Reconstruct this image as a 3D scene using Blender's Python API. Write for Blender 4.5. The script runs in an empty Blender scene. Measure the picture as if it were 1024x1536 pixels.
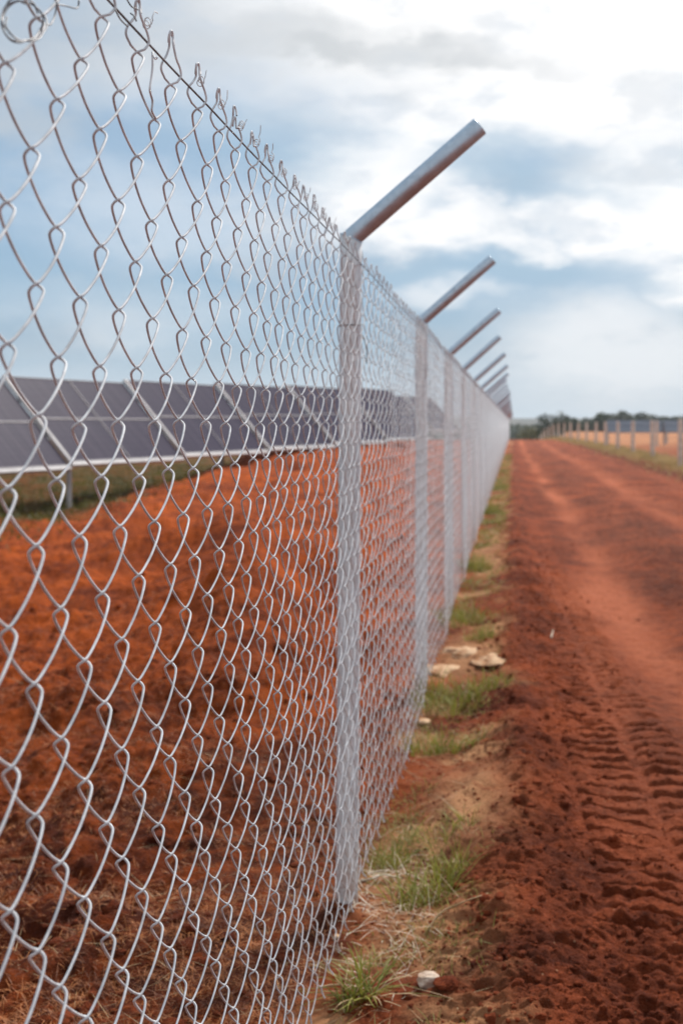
import bpy, math, random
import numpy as np
from mathutils import Vector

random.seed(7)
RNG = np.random.default_rng(11)
scene = bpy.context.scene
COL = scene.collection

# ------------------------------------------------------------------ helpers
def link(o):
    COL.objects.link(o)
    return o

def tag(o, label=None, cat=None, group=None, kind=None):
    if label: o['label'] = label
    if cat: o['category'] = cat
    if group: o['group'] = group
    if kind: o['kind'] = kind
    return o

def empty(name, loc=(0, 0, 0), rz=0.0):
    o = bpy.data.objects.new(name, None)
    o.empty_display_size = 0.2
    o.location = loc
    o.rotation_euler = (0, 0, rz)
    return link(o)

def mesh_np(name, V, Q, smooth=True):
    """mesh from numpy arrays: V (n,3) and Q (m,k) polygons of equal size (or list of such arrays)"""
    V = np.asarray(V, dtype=np.float32)
    Qs = Q if isinstance(Q, list) else [Q]
    Qs = [np.asarray(q, dtype=np.int32) for q in Qs if len(q)]
    me = bpy.data.meshes.new(name)
    me.vertices.add(len(V))
    me.vertices.foreach_set('co', V.ravel())
    loops = np.concatenate([q.ravel() for q in Qs])
    tot = np.concatenate([np.full(len(q), q.shape[1], np.int32) for q in Qs])
    start = np.concatenate([[0], np.cumsum(tot)[:-1]]).astype(np.int32)
    me.loops.add(len(loops))
    me.loops.foreach_set('vertex_index', loops)
    me.polygons.add(len(tot))
    me.polygons.foreach_set('loop_start', start)
    me.polygons.foreach_set('loop_total', tot)
    me.polygons.foreach_set('use_smooth', np.full(len(tot), smooth))
    me.update(calc_edges=True)
    me.validate()
    return me

def obj(name, me, mat=None, parent=None):
    o = bpy.data.objects.new(name, me)
    if mat is not None and not me.materials:
        me.materials.append(mat)
    if parent is not None:
        o.parent = parent
    return link(o)

class MB:
    """collects quads / tris / tubes into one mesh"""
    def __init__(self):
        self.V = []; self.Q = []; self.T = []; self.n = 0
    def add(self, V, Q=None, T=None):
        V = np.asarray(V, dtype=np.float64)
        if Q is not None and len(Q): self.Q.append(np.asarray(Q) + self.n)
        if T is not None and len(T): self.T.append(np.asarray(T) + self.n)
        self.V.append(V); self.n += len(V)
    def box(self, c, s, R=None):
        x, y, z = s[0] / 2, s[1] / 2, s[2] / 2
        V = np.array([[-x,-y,-z],[x,-y,-z],[x,y,-z],[-x,y,-z],[-x,-y,z],[x,-y,z],[x,y,z],[-x,y,z]], float)
        if R is not None: V = V @ np.asarray(R).T
        V = V + np.asarray(c)
        self.add(V, [[0,3,2,1],[4,5,6,7],[0,1,5,4],[1,2,6,5],[2,3,7,6],[3,0,4,7]])
    def tube(self, P, r, sides=8, cap=True, ref=(0.31, 0.17, 0.93)):
        P = np.asarray(P, float)
        V, Q = tubes(P[None], np.broadcast_to(r, (len(P),))[None], sides, ref)
        T = []
        if cap:
            b = len(V)
            V = np.vstack([V, P[0], P[-1]])
            l = (len(P) - 1) * sides
            for i in range(sides):
                j = (i + 1) % sides
                T.append([b, j, i]); T.append([b + 1, l + i, l + j])
        self.add(V, Q, T)
    def build(self, name, mat=None, parent=None, smooth=True):
        qs = []
        if self.Q: qs.append(np.vstack(self.Q))
        if self.T: qs.append(np.vstack(self.T))
        me = mesh_np(name, np.vstack(self.V), qs, smooth)
        return obj(name, me, mat, parent)

def tubes(P, R, sides=6, ref=(1, 0, 0)):
    """P (w,n,3) polylines, R (w,n) radii -> verts, quads"""
    w, n, _ = P.shape
    t = np.empty_like(P)
    t[:, 1:-1] = P[:, 2:] - P[:, :-2]
    t[:, 0] = P[:, 1] - P[:, 0]
    t[:, -1] = P[:, -1] - P[:, -2]
    t /= np.linalg.norm(t, axis=2, keepdims=True) + 1e-12
    b = np.cross(t, np.asarray(ref, float))
    b /= np.linalg.norm(b, axis=2, keepdims=True) + 1e-12
    c = np.cross(t, b)
    a = np.arange(sides) * 2 * math.pi / sides
    V = P[:, :, None, :] + R[:, :, None, None] * (np.cos(a)[None, None, :, None] * b[:, :, None, :] + np.sin(a)[None, None, :, None] * c[:, :, None, :])
    idx = np.arange(w * n * sides).reshape(w, n, sides)
    i0 = idx[:, :-1]; i1 = idx[:, 1:]
    Q = np.stack([i0, np.roll(i0, -1, 2), np.roll(i1, -1, 2), i1], -1).reshape(-1, 4)
    return V.reshape(-1, 3), Q

def catmull(C, k):
    """sample Catmull-Rom through C (n,d), k samples per span"""
    C = np.asarray(C, float)
    E = np.vstack([2 * C[0] - C[1], C, 2 * C[-1] - C[-2]])
    out = []
    for i in range(len(C) - 1):
        p0, p1, p2, p3 = E[i:i + 4]
        for u in np.arange(k) / k:
            out.append(0.5 * (2 * p1 + (p2 - p0) * u + (2 * p0 - 5 * p1 + 4 * p2 - p3) * u * u + (3 * p1 - p0 - 3 * p2 + p3) * u ** 3))
    out.append(C[-1])
    return np.array(out)

# ---- noise
def _hash(ix, iy, seed):
    h = (ix.astype(np.int64) * 374761393 + iy.astype(np.int64) * 668265263 + seed * 1442695041) & 0xFFFFFFFF
    h = ((h ^ (h >> 13)) * 1274126177) & 0xFFFFFFFF
    h = (h ^ (h >> 16)) & 0xFFFFFFFF
    return h
def gnoise(x, y, seed=0):
    x0 = np.floor(x); y0 = np.floor(y)
    fx = x - x0; fy = y - y0
    u = fx * fx * fx * (fx * (fx * 6 - 15) + 10); v = fy * fy * fy * (fy * (fy * 6 - 15) + 10)
    def g(ix, iy, dx, dy):
        a = _hash(ix, iy, seed) * (2 * math.pi / 4294967296.0)
        return np.cos(a) * dx + np.sin(a) * dy
    n00 = g(x0, y0, fx, fy); n10 = g(x0 + 1, y0, fx - 1, fy)
    n01 = g(x0, y0 + 1, fx, fy - 1); n11 = g(x0 + 1, y0 + 1, fx - 1, fy - 1)
    return 1.4 * ((n00 * (1 - u) + n10 * u) * (1 - v) + (n01 * (1 - u) + n11 * u) * v)
def fbm(x, y, s, octv=4, seed=0, gain=0.5):
    a = 1.0; r = 0.0; f = 1.0 / s
    for i in range(octv):
        r = r + a * gnoise(x * f + 13.7 * i, y * f - 7.1 * i, seed + i)
        a *= gain; f *= 2.03
    return r
def ridged(x, y, s, octv=3, seed=0):
    a = 1.0; r = 0.0; f = 1.0 / s
    for i in range(octv):
        r = r + a * (1 - 2 * np.abs(gnoise(x * f + 3.1 * i, y * f + 5.3 * i, seed + i)))
        a *= 0.5; f *= 2.1
    return r
def sm(a, b, x):
    t = np.clip((np.asarray(x, float) - a) / (b - a), 0, 1)
    return t * t * (3 - 2 * t)
def gauss(x, c, w):
    return np.exp(-((x - c) / w) ** 2)

# ------------------------------------------------------------------ materials
def new_mat(name):
    m = bpy.data.materials.new(name)
    m.use_nodes = True
    nt = m.node_tree
    nt.nodes.clear()
    out = nt.nodes.new('ShaderNodeOutputMaterial')
    p = nt.nodes.new('ShaderNodeBsdfPrincipled')
    nt.links.new(p.outputs[0], out.inputs[0])
    return m, nt, p

def N(nt, typ, **kw):
    n = nt.nodes.new(typ)
    for k, v in kw.items():
        if k in n.inputs.keys() if isinstance(k, str) else False:
            n.inputs[k].default_value = v
        else:
            setattr(n, k, v)
    return n

def noise(nt, scale, detail=4, rough=0.55, vec=None, dist=0.0):
    n = nt.nodes.new('ShaderNodeTexNoise')
    n.inputs['Scale'].default_value = scale
    n.inputs['Detail'].default_value = detail
    n.inputs['Roughness'].default_value = rough
    n.inputs['Distortion'].default_value = dist
    if vec is not None: nt.links.new(vec, n.inputs['Vector'])
    return n.outputs['Fac']

def mrange(nt, v, a, b, c=0.0, d=1.0, smooth=True):
    n = nt.nodes.new('ShaderNodeMapRange')
    if smooth: n.interpolation_type = 'SMOOTHSTEP'
    n.inputs['From Min'].default_value = a; n.inputs['From Max'].default_value = b
    n.inputs['To Min'].default_value = c; n.inputs['To Max'].default_value = d
    nt.links.new(v, n.inputs['Value'])
    return n.outputs['Result']

def mix(nt, f, a, b, mode='MIX'):
    n = nt.nodes.new('ShaderNodeMix')
    n.data_type = 'RGBA'; n.blend_type = mode
    ins = {'f': n.inputs[0], 'a': n.inputs[6], 'b': n.inputs[7]}
    for k, v in (('f', f), ('a', a), ('b', b)):
        if hasattr(v, 'is_output'): nt.links.new(v, ins[k])
        elif k == 'f': ins[k].default_value = v
        else: ins[k].default_value = (*v, 1) if len(v) == 3 else v
    return n.outputs[2]

def mth(nt, op, a, b=0.0, clamp=False):
    n = nt.nodes.new('ShaderNodeMath'); n.operation = op; n.use_clamp = clamp
    for i, v in enumerate((a, b)):
        if hasattr(v, 'is_output'): nt.links.new(v, n.inputs[i])
        else: n.inputs[i].default_value = v
    return n.outputs[0]

def attr(nt, name):
    n = nt.nodes.new('ShaderNodeAttribute'); n.attribute_name = name
    return n.outputs['Fac']

def geo_pos(nt):
    return nt.nodes.new('ShaderNodeNewGeometry').outputs['Position']
def obj_co(nt):
    return nt.nodes.new('ShaderNodeTexCoord').outputs['Object']

def bump(nt, p, h, strength, dist):
    b = nt.nodes.new('ShaderNodeBump')
    b.inputs['Strength'].default_value = strength
    b.inputs['Distance'].default_value = dist
    nt.links.new(h, b.inputs['Height'])
    nt.links.new(b.outputs[0], p.inputs['Normal'])

def soil_material():
    m, nt, p = new_mat('red_soil')
    pos = geo_pos(nt)
    dry, sand, green, inner, dark_soil = (attr(nt, a) for a in ('dry', 'sand', 'green', 'inner', 'dark_soil'))
    n1 = noise(nt, 1.3, 5, 0.6, pos)
    n2 = noise(nt, 11.0, 6, 0.65, pos)
    n3 = noise(nt, 70.0, 4, 0.7, pos)
    f = mth(nt, 'ADD', mth(nt, 'MULTIPLY', n1, 0.5), mth(nt, 'ADD', mth(nt, 'MULTIPLY', n2, 0.35), mth(nt, 'MULTIPLY', n3, 0.25)))
    f = mrange(nt, f, 0.42, 0.68)
    outer = mix(nt, f, (0.108, 0.019, 0.006), (0.390, 0.083, 0.027))
    inn = mix(nt, f, (0.150, 0.023, 0.004), (0.560, 0.105, 0.012))
    c = mix(nt, inner, outer, inn)
    c = mix(nt, mth(nt, 'MULTIPLY', dark_soil, mrange(nt, n2, 0.65, 0.35, 0.5, 1.0)), c, (0.072, 0.0150, 0.0055))
    c = mix(nt, mth(nt, 'MULTIPLY', dry, mrange(nt, n2, 0.25, 0.6, 0.55, 1.0)), c, (0.54, 0.150, 0.068))
    c = mix(nt, mth(nt, 'MULTIPLY', sand, mrange(nt, n2, 0.25, 0.5)), c, (0.60, 0.295, 0.140))
    g = mix(nt, n2, (0.030, 0.029, 0.006), (0.105, 0.085, 0.018))
    gf = mth(nt, 'MULTIPLY', green, mrange(nt, n1, 0.30, 0.62, 0.35, 1.0))
    c = mix(nt, gf, c, g)
    # tiny pale grit
    v = nt.nodes.new('ShaderNodeTexVoronoi'); v.inputs['Scale'].default_value = 55.0
    nt.links.new(pos, v.inputs['Vector'])
    w = nt.nodes.new('ShaderNodeSeparateColor'); nt.links.new(v.outputs['Color'], w.inputs[0])
    grit = mth(nt, 'MULTIPLY', mrange(nt, v.outputs['Distance'], 0.22, 0.12), mth(nt, 'GREATER_THAN', w.outputs[0], 0.93))
    c = mix(nt, mth(nt, 'MULTIPLY', grit, 0.7), c, (0.50, 0.27, 0.15))
    nt.links.new(c, p.inputs['Base Color'])
    p.inputs['Roughness'].default_value = 0.95
    p.inputs['Specular IOR Level'].default_value = 0.15
    h = mth(nt, 'ADD', mth(nt, 'MULTIPLY', noise(nt, 30.0, 6, 0.72, pos), 1.0), mth(nt, 'MULTIPLY', noise(nt, 140.0, 4, 0.75, pos), 0.4))
    bump(nt, p, h, 1.0, 0.034)
    return m

def plain(name, c1, c2, scale, rough=0.7, metal=0.0, bmp=0.0, bdist=0.01, spec=0.5, coord='obj', lo=0.35, hi=0.65, detail=4):
    m, nt, p = new_mat(name)
    co = obj_co(nt) if coord == 'obj' else geo_pos(nt)
    n = noise(nt, scale, detail, 0.6, co)
    nt.links.new(mix(nt, mrange(nt, n, lo, hi), c1, c2), p.inputs['Base Color'])
    p.inputs['Roughness'].default_value = rough
    p.inputs['Metallic'].default_value = metal
    p.inputs['Specular IOR Level'].default_value = spec
    if bmp: bump(nt, p, n, bmp, bdist)
    return m

def galvanised():
    m, nt, p = new_mat('galvanised_steel')
    co = geo_pos(nt)
    v = nt.nodes.new('ShaderNodeTexVoronoi'); v.inputs['Scale'].default_value = 60.0
    nt.links.new(co, v.inputs['Vector'])
    s = nt.nodes.new('ShaderNodeSeparateColor'); nt.links.new(v.outputs['Color'], s.inputs[0])
    n = noise(nt, 14.0, 5, 0.65, co)
    f = mth(nt, 'ADD', mth(nt, 'MULTIPLY', s.outputs[0], 0.35), mth(nt, 'MULTIPLY', n, 0.65))
    c = mix(nt, f, (0.40, 0.485, 0.565), (0.63, 0.73, 0.82))
    # few small dull specks of white rust and grime
    sp = noise(nt, 55.0, 2, 0.5, co)
    c = mix(nt, mrange(nt, sp, 0.68, 0.74, 0.0, 0.55), c, (0.26, 0.23, 0.20))
    nt.links.new(c, p.inputs['Base Color'])
    p.inputs['Metallic'].default_value = 0.7
    nt.links.new(mrange(nt, n, 0.3, 0.7, 0.30, 0.46), p.inputs['Roughness'])
    bump(nt, p, n, 0.08, 0.004)
    return m

def pole_mat():
    m, nt, p = new_mat('dull_galvanised_pole')
    co = geo_pos(nt)
    n = noise(nt, 9.0, 6, 0.6, co)
    v = nt.nodes.new('ShaderNodeTexVoronoi'); v.inputs['Scale'].default_value = 70.0
    nt.links.new(co, v.inputs['Vector'])
    sc_ = nt.nodes.new('ShaderNodeSeparateColor'); nt.links.new(v.outputs['Color'], sc_.inputs[0])
    f = mth(nt, 'ADD', mth(nt, 'MULTIPLY', n, 0.7), mth(nt, 'MULTIPLY', sc_.outputs[0], 0.3))
    c = mix(nt, mrange(nt, f, 0.3, 0.7), (0.66, 0.69, 0.71), (0.85, 0.87, 0.88))
    zz = nt.nodes.new('ShaderNodeSeparateXYZ'); nt.links.new(co, zz.inputs[0])
    d = mth(nt, 'MULTIPLY', mrange(nt, zz.outputs[2], 0.30, 0.0), mrange(nt, noise(nt, 22.0, 5, 0.7, co), 0.35, 0.62, 0.0, 0.85))
    c = mix(nt, d, c, (0.33, 0.15, 0.08))
    nt.links.new(c, p.inputs['Base Color'])
    p.inputs['Metallic'].default_value = 0.2
    nt.links.new(mrange(nt, n, 0.3, 0.7, 0.34, 0.5), p.inputs['Roughness'])
    return m

def wire_mat():
    m, nt, p = new_mat('galvanised_wire')
    co = geo_pos(nt)
    n = noise(nt, 45.0, 4, 0.6, co)
    c = mix(nt, mrange(nt, n, 0.35, 0.68), (0.55, 0.56, 0.58), (0.79, 0.795, 0.805))
    n2 = noise(nt, 9.0, 3, 0.6, co)
    c = mix(nt, mrange(nt, n2, 0.62, 0.76, 0.0, 0.35), c, (0.45, 0.36, 0.30))
    zz = nt.nodes.new('ShaderNodeSeparateXYZ'); nt.links.new(co, zz.inputs[0])
    dirt = mth(nt, 'MULTIPLY', mrange(nt, zz.outputs[2], 0.75, 0.05), mrange(nt, noise(nt, 16.0, 5, 0.7, co), 0.38, 0.66, 0.0, 0.75))
    c = mix(nt, dirt, c, (0.36, 0.19, 0.115))
    nt.links.new(c, p.inputs['Base Color'])
    p.inputs['Metallic'].default_value = 0.15
    p.inputs['Specular IOR Level'].default_value = 0.3
    p.inputs['Roughness'].default_value = 0.62
    return m

def leaf_mat(name, c1, c2, scale=6.0, trans=0.25):
    m, nt, p = new_mat(name)
    n = noise(nt, scale, 3, 0.6, geo_pos(nt))
    c = mix(nt, mrange(nt, n, 0.35, 0.65), c1, c2)
    nt.links.new(c, p.inputs['Base Color'])
    p.inputs['Roughness'].default_value = 0.6
    p.inputs['Specular IOR Level'].default_value = 0.3
    if trans:
        out = [x for x in nt.nodes if x.type == 'OUTPUT_MATERIAL'][0]
        t = nt.nodes.new('ShaderNodeBsdfTranslucent'); nt.links.new(c, t.inputs[0])
        ms = nt.nodes.new('ShaderNodeMixShader'); ms.inputs[0].default_value = trans
        nt.links.new(p.outputs[0], ms.inputs[1]); nt.links.new(t.outputs[0], ms.inputs[2])
        nt.links.new(ms.outputs[0], out.inputs[0])
    return m

def panel_mat():
    m, nt, p = new_mat('solar_cells')
    co = obj_co(nt)
    sx = nt.nodes.new('ShaderNodeSeparateXYZ'); nt.links.new(co, sx.inputs[0])
    # cell grid: x along the row, y up the slope (metres)
    def lines(v, period, w):
        fr = mth(nt, 'FRACT', mth(nt, 'DIVIDE', v, period))
        d = mth(nt, 'ABSOLUTE', mth(nt, 'SUBTRACT', fr, 0.5))
        return mth(nt, 'GREATER_THAN', d, 0.5 - w)
    a = lines(sx.outputs[0], 0.156, 0.035); b = lines(sx.outputs[1], 0.156, 0.02)
    n = noise(nt, 1.7, 3, 0.6, co)
    mp = nt.nodes.new('ShaderNodeMapping'); mp.inputs['Scale'].default_value = (9.0, 0.5, 1)
    nt.links.new(co, mp.inputs[0])
    streak = noise(nt, 1.0, 3, 0.6, mp.outputs[0])
    c = mix(nt, n, (0.014, 0.009, 0.032), (0.026, 0.018, 0.050))
    c = mix(nt, mrange(nt, streak, 0.4, 0.7, 0.0, 0.6), c, (0.060, 0.044, 0.074))
    c = mix(nt, mth(nt, 'MULTIPLY', mth(nt, 'MAXIMUM', a, b), 0.35), c, (0.10, 0.09, 0.11))
    nt.links.new(c, p.inputs['Base Color'])
    p.inputs['Roughness'].default_value = 0.45
    p.inputs['Specular IOR Level'].default_value = 0.04
    return m

M = {}
M['soil'] = soil_material()
M['steel'] = galvanised()
M['pole'] = pole_mat()
M['wire'] = wire_mat()
M['dark_wire'] = plain('weathered_wire', (0.10, 0.10, 0.11), (0.24, 0.235, 0.24), 30, 0.5, 0.6)
M['alu'] = plain('aluminium_frame', (0.36, 0.34, 0.345), (0.48, 0.46, 0.46), 3, 0.65, 0.1)
M['cells'] = panel_mat()
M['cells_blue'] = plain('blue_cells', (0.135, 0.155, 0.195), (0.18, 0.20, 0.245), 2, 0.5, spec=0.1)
M['frame'] = plain('module_frame', (0.17, 0.155, 0.17), (0.24, 0.22, 0.24), 3, 0.6, 0.1)
M['concrete'] = plain('pale_concrete', (0.62, 0.52, 0.43), (0.80, 0.70, 0.60), 5, 0.9, 0, 0.3, 0.01)
M['grass'] = leaf_mat('grass_blade', (0.15, 0.16, 0.018), (0.34, 0.32, 0.06), 9.0, 0.3)
M['grass_yellow'] = leaf_mat('yellowing_grass', (0.22, 0.20, 0.05), (0.36, 0.30, 0.10), 9.0, 0.3)
M['straw'] = leaf_mat('dry_straw', (0.36, 0.22, 0.10), (0.62, 0.44, 0.25), 20.0, 0.15)
M['rust_straw'] = leaf_mat('soil_stained_straw', (0.13, 0.034, 0.009), (0.48, 0.165, 0.045), 14.0, 0.1)
M['root'] = plain('bleached_root', (0.50, 0.38, 0.27), (0.74, 0.63, 0.50), 40, 0.85)
M['stone'] = plain('pale_stone', (0.46, 0.31, 0.22), (0.72, 0.57, 0.45), 30, 0.9, 0, 0.6, 0.01)
M['sandstone'] = plain('sandy_stone', (0.42, 0.20, 0.09), (0.64, 0.42, 0.25), 16, 0.95, 0, 1.0, 0.03)
M['foliage_dark'] = leaf_mat('dark_foliage', (0.018, 0.032, 0.014), (0.045, 0.065, 0.026), 0.5, 0.15)
M['foliage'] = leaf_mat('green_foliage', (0.040, 0.062, 0.028), (0.085, 0.105, 0.045), 0.4, 0.15)
M['foliage_olive'] = leaf_mat('olive_foliage', (0.10, 0.105, 0.040), (0.17, 0.155, 0.065), 0.4, 0.15)
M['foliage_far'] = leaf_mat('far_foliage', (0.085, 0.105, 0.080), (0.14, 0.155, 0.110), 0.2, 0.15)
M['bark'] = plain('bark', (0.06, 0.045, 0.03), (0.13, 0.10, 0.07), 6, 0.9)
M['hill'] = plain('wooded_hill', (0.055, 0.060, 0.045), (0.12, 0.10, 0.075), 0.02, 0.95, coord='pos')

# ------------------------------------------------------------------ camera
FX, CX, CY = 1911.0, 770.0, 637.0            # focal length and vanishing point of the fence, photograph pixels
CAMZ = 1.44
cam = bpy.data.cameras.new('camera')
cam.sensor_fit = 'VERTICAL'
cam.sensor_height = 36.0
cam.sensor_width = 24.0
cam.lens = FX / 1536 * 36.0
cam.shift_x = -(CX - 512) / 1536
cam.shift_y = -(768 - CY) / 1536
cam.clip_start = 0.05
cam.clip_end = 8000
cam.dof.use_dof = True
cam.dof.focus_distance = 1.9
cam.dof.aperture_fstop = cam.lens / 7.2
co = bpy.data.objects.new('camera', cam)
co.location = (0, 0, CAMZ)
co.rotation_euler = (math.radians(90), 0, 0)
link(co)
scene.camera = co

def gp(px, py, z=0.0):
    """ground point seen at photograph pixel (px,py)"""
    d = (CAMZ - z) * FX / (py - CY)
    return ((px - CX) / FX * d, d)

# ------------------------------------------------------------------ terrain
MESH_X = -0.445
POST_X = -0.488
POST_Y0 = 0.73
BAY = 3.0

def mound(X, Y):
    return 0.82 * sm(17.5, 33, Y) * (1 - sm(48, 70, Y)) * sm(-8.0, -5.9, X) * sm(0.9, 3.6, -X)

def base_height(X, Y):
    h = mound(X, Y)
    R = np.hypot(X, Y)
    h = h - 6.0 * sm(118, 260, Y) * (1 - sm(3.5, 9.0, X - 0.012 * (Y - 100))) - 7 * sm(250, 430, Y)
    # bank on the far side of the track, carrying the post and wire fence
    side = sm(4.25, 4.95, X + 1.9 * sm(70, 170, Y) + 0.12 * gnoise(Y * 0.35, X * 0.2, 91))
    h = h + 0.10 * side * (1 - sm(200, 300, Y))
    return h

def tracks(Y):
    w = 0.12 * gnoise(Y * 0.11, Y * 0 + 2.2, 77) + 0.05 * gnoise(Y * 0.33, Y * 0 + 7.7, 78)
    return 0.76 + 0.12 * gauss(Y, 19, 9) + 0.16 * gauss(Y, 6.3, 1.6) - 0.16 * sm(25, 60, Y) + w, 2.48 + 1.3 * w - 0.25 * sm(30, 80, Y)
def height(X, Y, detail=True):
    h = base_height(X, Y)
    left = sm(0.62, 1.3, -X)
    road = sm(0.05, 0.35, X) * (1 - sm(4.1, 4.5, X))
    strip = sm(-0.62, -0.45, X) * (1 - sm(-0.05, 0.12, X))
    berm = gauss(X + 0.05 * gnoise(Y * 0.8, X * 0, 17), 0.03, 0.15)
    far = 1 - sm(60, 130, np.hypot(X, Y))
    h = h + far * 0.05 * fbm(X, Y, 3.2, 3, 5)
    # inner yard: humps, furrows and clods
    h = h + left * far * (0.10 * fbm(X * 0.9 + Y * 0.35, Y * 0.9, 1.9, 3, 21) + 0.060 * fbm(X, Y, 0.42, 4, 23, 0.6) + 0.022 * fbm(X, Y, 0.10, 3, 25))
    h = h + left * far * 0.26 * gauss(X + 0.24 * (Y - 8.2), -1.75, 0.42) * sm(5.2, 7.5, Y) * (1 - sm(13, 19, Y))
    h = h - left * far * 0.24 * gauss(X + 0.24 * (Y - 8.2), -1.05, 0.40) * sm(5.2, 7.5, Y) * (1 - sm(13, 19, Y))
    for (bx, by, sx, sy, am) in ((-2.7, 13.6, 1.3, 0.9, .36), (-1.15, 7.0, .5, .45, .20), (-2.35, 6.4, .5, .35, .20), (-1.0, 4.7, .5, .3, .12), (-1.75, 9.2, .8, .6, .17), (-4.6, 16.5, 1.2, .8, .2), (-1.6, 5.0, .35, .25, .10)):
        h = h + left * am * np.exp(-((X - bx + 0.5 * gnoise(Y * .9, X * .9, 29)) / sx) ** 2 - ((Y - by + 0.45 * gnoise(X * 1.1, Y * .7, 28)) / sy) ** 2)
    # strip along the fence
    h = h + strip * far * (0.030 * fbm(X, Y, 0.55, 3, 31) + 0.014 * fbm(X, Y, 0.12, 3, 33))
    # pushed-up crumbly edge of the track
    h = h + far * berm * (0.055 + 0.045 * fbm(X, Y, 0.8, 2, 41))
    crumb = sm(-0.35, -0.1, X) * (1 - sm(0.16, 0.34, X + 0.06 * gnoise(Y * 1.5, X * 1.5, 45)) * sm(3.4, 4.4, Y))
    _qx, _qy = gp(700, 1222)
    crumb = crumb * (1 - 0.92 * np.exp(-((X - _qx) / 0.17) ** 4 - ((Y - _qy) / 0.5) ** 4))
    h = h + far * crumb * (0.016 * ridged(X, Y * 1.5, 0.20, 3, 43) + 0.028 * np.abs(fbm(X * 0.8, Y * 1.5, 0.09, 3, 47)))
    for k in range(1, 6):
        py_ = 0.73 + 3.0 * k
        rr2 = ((X + 0.488) ** 2 + (Y - py_) ** 2)
        h = h + 0.035 * np.exp(-rr2 / 0.012) * (1 + 0.6 * gnoise(X * 16, Y * 16, 7))
    # wheel tracks
    xl, xr = tracks(Y)
    h = h - road * far * (0.035 * gauss(X, xl, 0.24) + 0.035 * gauss(X, xr, 0.26))
    h = h + road * far * 0.05 * gauss(X, 1.62 + 0.15 * np.sin(Y * 0.11), 0.40)
    h = h + road * far * (0.014 * fbm(X, Y * 0.6, 0.8, 4, 51) * (1 - 0.6 * gauss(X, xl, 0.3)) + 0.010 * fbm(X, Y, 0.11, 3, 53) + 0.020 * np.abs(fbm(X, Y, 0.13, 3, 54)) * (1 - 0.7 * gauss(X, xl, 0.3)))
    h = h + road * far * 0.022 * fbm(X * 3.0, Y * 0.35, 0.8, 3, 57) * sm(1.0, 1.4, X)
    # lug marks of a tyre: bars across the track, two staggered columns
    wob = 0.022 * gnoise(X * 3.0, Y * 2.2, 61) + 0.009 * gnoise(X * 11, Y * 6, 62)
    c0 = 0.455 - 0.030 * (Y - 5.0)
    period = 0.126
    def bars(ph, sl):
        q = (Y + sl * (X - c0) + wob) / period + ph
        f = q - np.floor(q)
        # wide flat bar, then a narrow notch with a steep near wall
        return 1 - sm(0.42, 0.66, f) * (1 - sm(0.74, 0.86, f))
    w1 = sm(-0.225, -0.185, X - c0) * (1 - sm(0.02, 0.06, X - c0))
    w2 = sm(0.07, 0.11, X - c0) * (1 - sm(0.25, 0.32, X - c0))
    on = sm(3.3, 3.9, Y) * (1 - sm(10.5, 15.0, Y)) * (0.75 + 0.25 * np.clip(gnoise(X * 2.5, Y * 1.3, 66) * 2 + 0.6, 0, 1))
    h = h + on * (0.050 * w1 * (bars(0, 0.16) - 0.7) + 0.046 * w2 * (bars(0.5, -0.18) - 0.7))
    # cross scuffs of clods dragged over the track
    bank = sm(4.2, 4.7, X) * far
    h = h + bank * (0.06 * fbm(X, Y, 1.1, 4, 71) + 0.02 * fbm(X, Y, 0.3, 3, 73))
    return h

th_d = np.radians(np.arange(-31.0, 15.01, 0.058))
th = np.concatenate([np.radians(np.arange(-180, -31, 4.0)), th_d, np.radians(np.arange(16, 180, 4.0))])
nth = len(th)
ypx = np.concatenate([np.arange(1150.0, 190.0, -1.05), np.arange(190.0, 20.0, -1.5)])
rr = np.concatenate([[0.05, 0.4, 0.8, 1.1, 1.4, 1.6, 1.8, 2.0, 2.2, 2.32], CAMZ * FX / ypx, np.geomspace(139, 4200, 46)])
nr = len(rr)
RRg, TH = np.meshgrid(rr, th, indexing='ij')
GX = RRg * np.sin(TH); GY = RRg * np.cos(TH)
GZ = height(GX, GY)

# ground masks per vertex: dry dusty soil, sandy soil, ground cover, inner yard, darker soil
far_ = 1 - sm(70, 130, RRg)
xl, xr = tracks(GY)
wv = 0.06 * fbm(GX, GY, 1.2, 3, 81)
dry = (0.85 * gauss(GX + 1.6 * wv, xl, 0.19) * (0.25 + 0.75 * sm(5.5, 8.0, GY)) + 0.55 * gauss(GX + wv * 3, xr, 0.30)
       + 0.45 * gauss(GX, 0.52, 0.22) * sm(3.8, 5.0, GY) * (1 - sm(10, 14, GY)))
dry = dry * np.clip(0.75 + 0.8 * fbm(GX, GY * 0.25, 1.0, 4, 83), 0.1, 1.3)
dry = dry + 0.22 * sm(0.5, 1.0, GX) * (1 - sm(4.0, 4.4, GX)) * (0.6 + 0.8 * fbm(GX * 1.5, GY * 0.3, 0.9, 3, 85))
dry = np.clip(dry, 0, 1)
strip = sm(-0.60, -0.42, GX) * (1 - sm(-0.22, 0.05, GX + 0.16 * fbm(GX, GY, 0.9, 4, 87) + 0.08 * gnoise(GY * 0.25, GX * 0, 86)))
sand = strip * sm(-0.15, 0.40, fbm(GX, GY, 0.55, 3, 88)) * 0.9
for (px, py, sx, sy) in ((700, 1222, 0.15, 0.42), (695, 985, 0.16, 0.6), (640, 1400, 0.14, 0.14), (575, 1320, 0.10, 0.2), (740, 815, 0.10, 1.2)):
    gx, gy = gp(px, py)
    e = np.exp(-((GX - gx) / sx) ** 2 - ((GY - gy) / sy) ** 2)
    sand = np.maximum(sand, e)
    GZ = GZ + (0.085 if py == 1222 else 0.035) * e * (0.85 + 0.5 * gnoise(GX * 8, GY * 4, 5) + 0.10 * ridged(GX, GY, 0.15, 3, 6))
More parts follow.
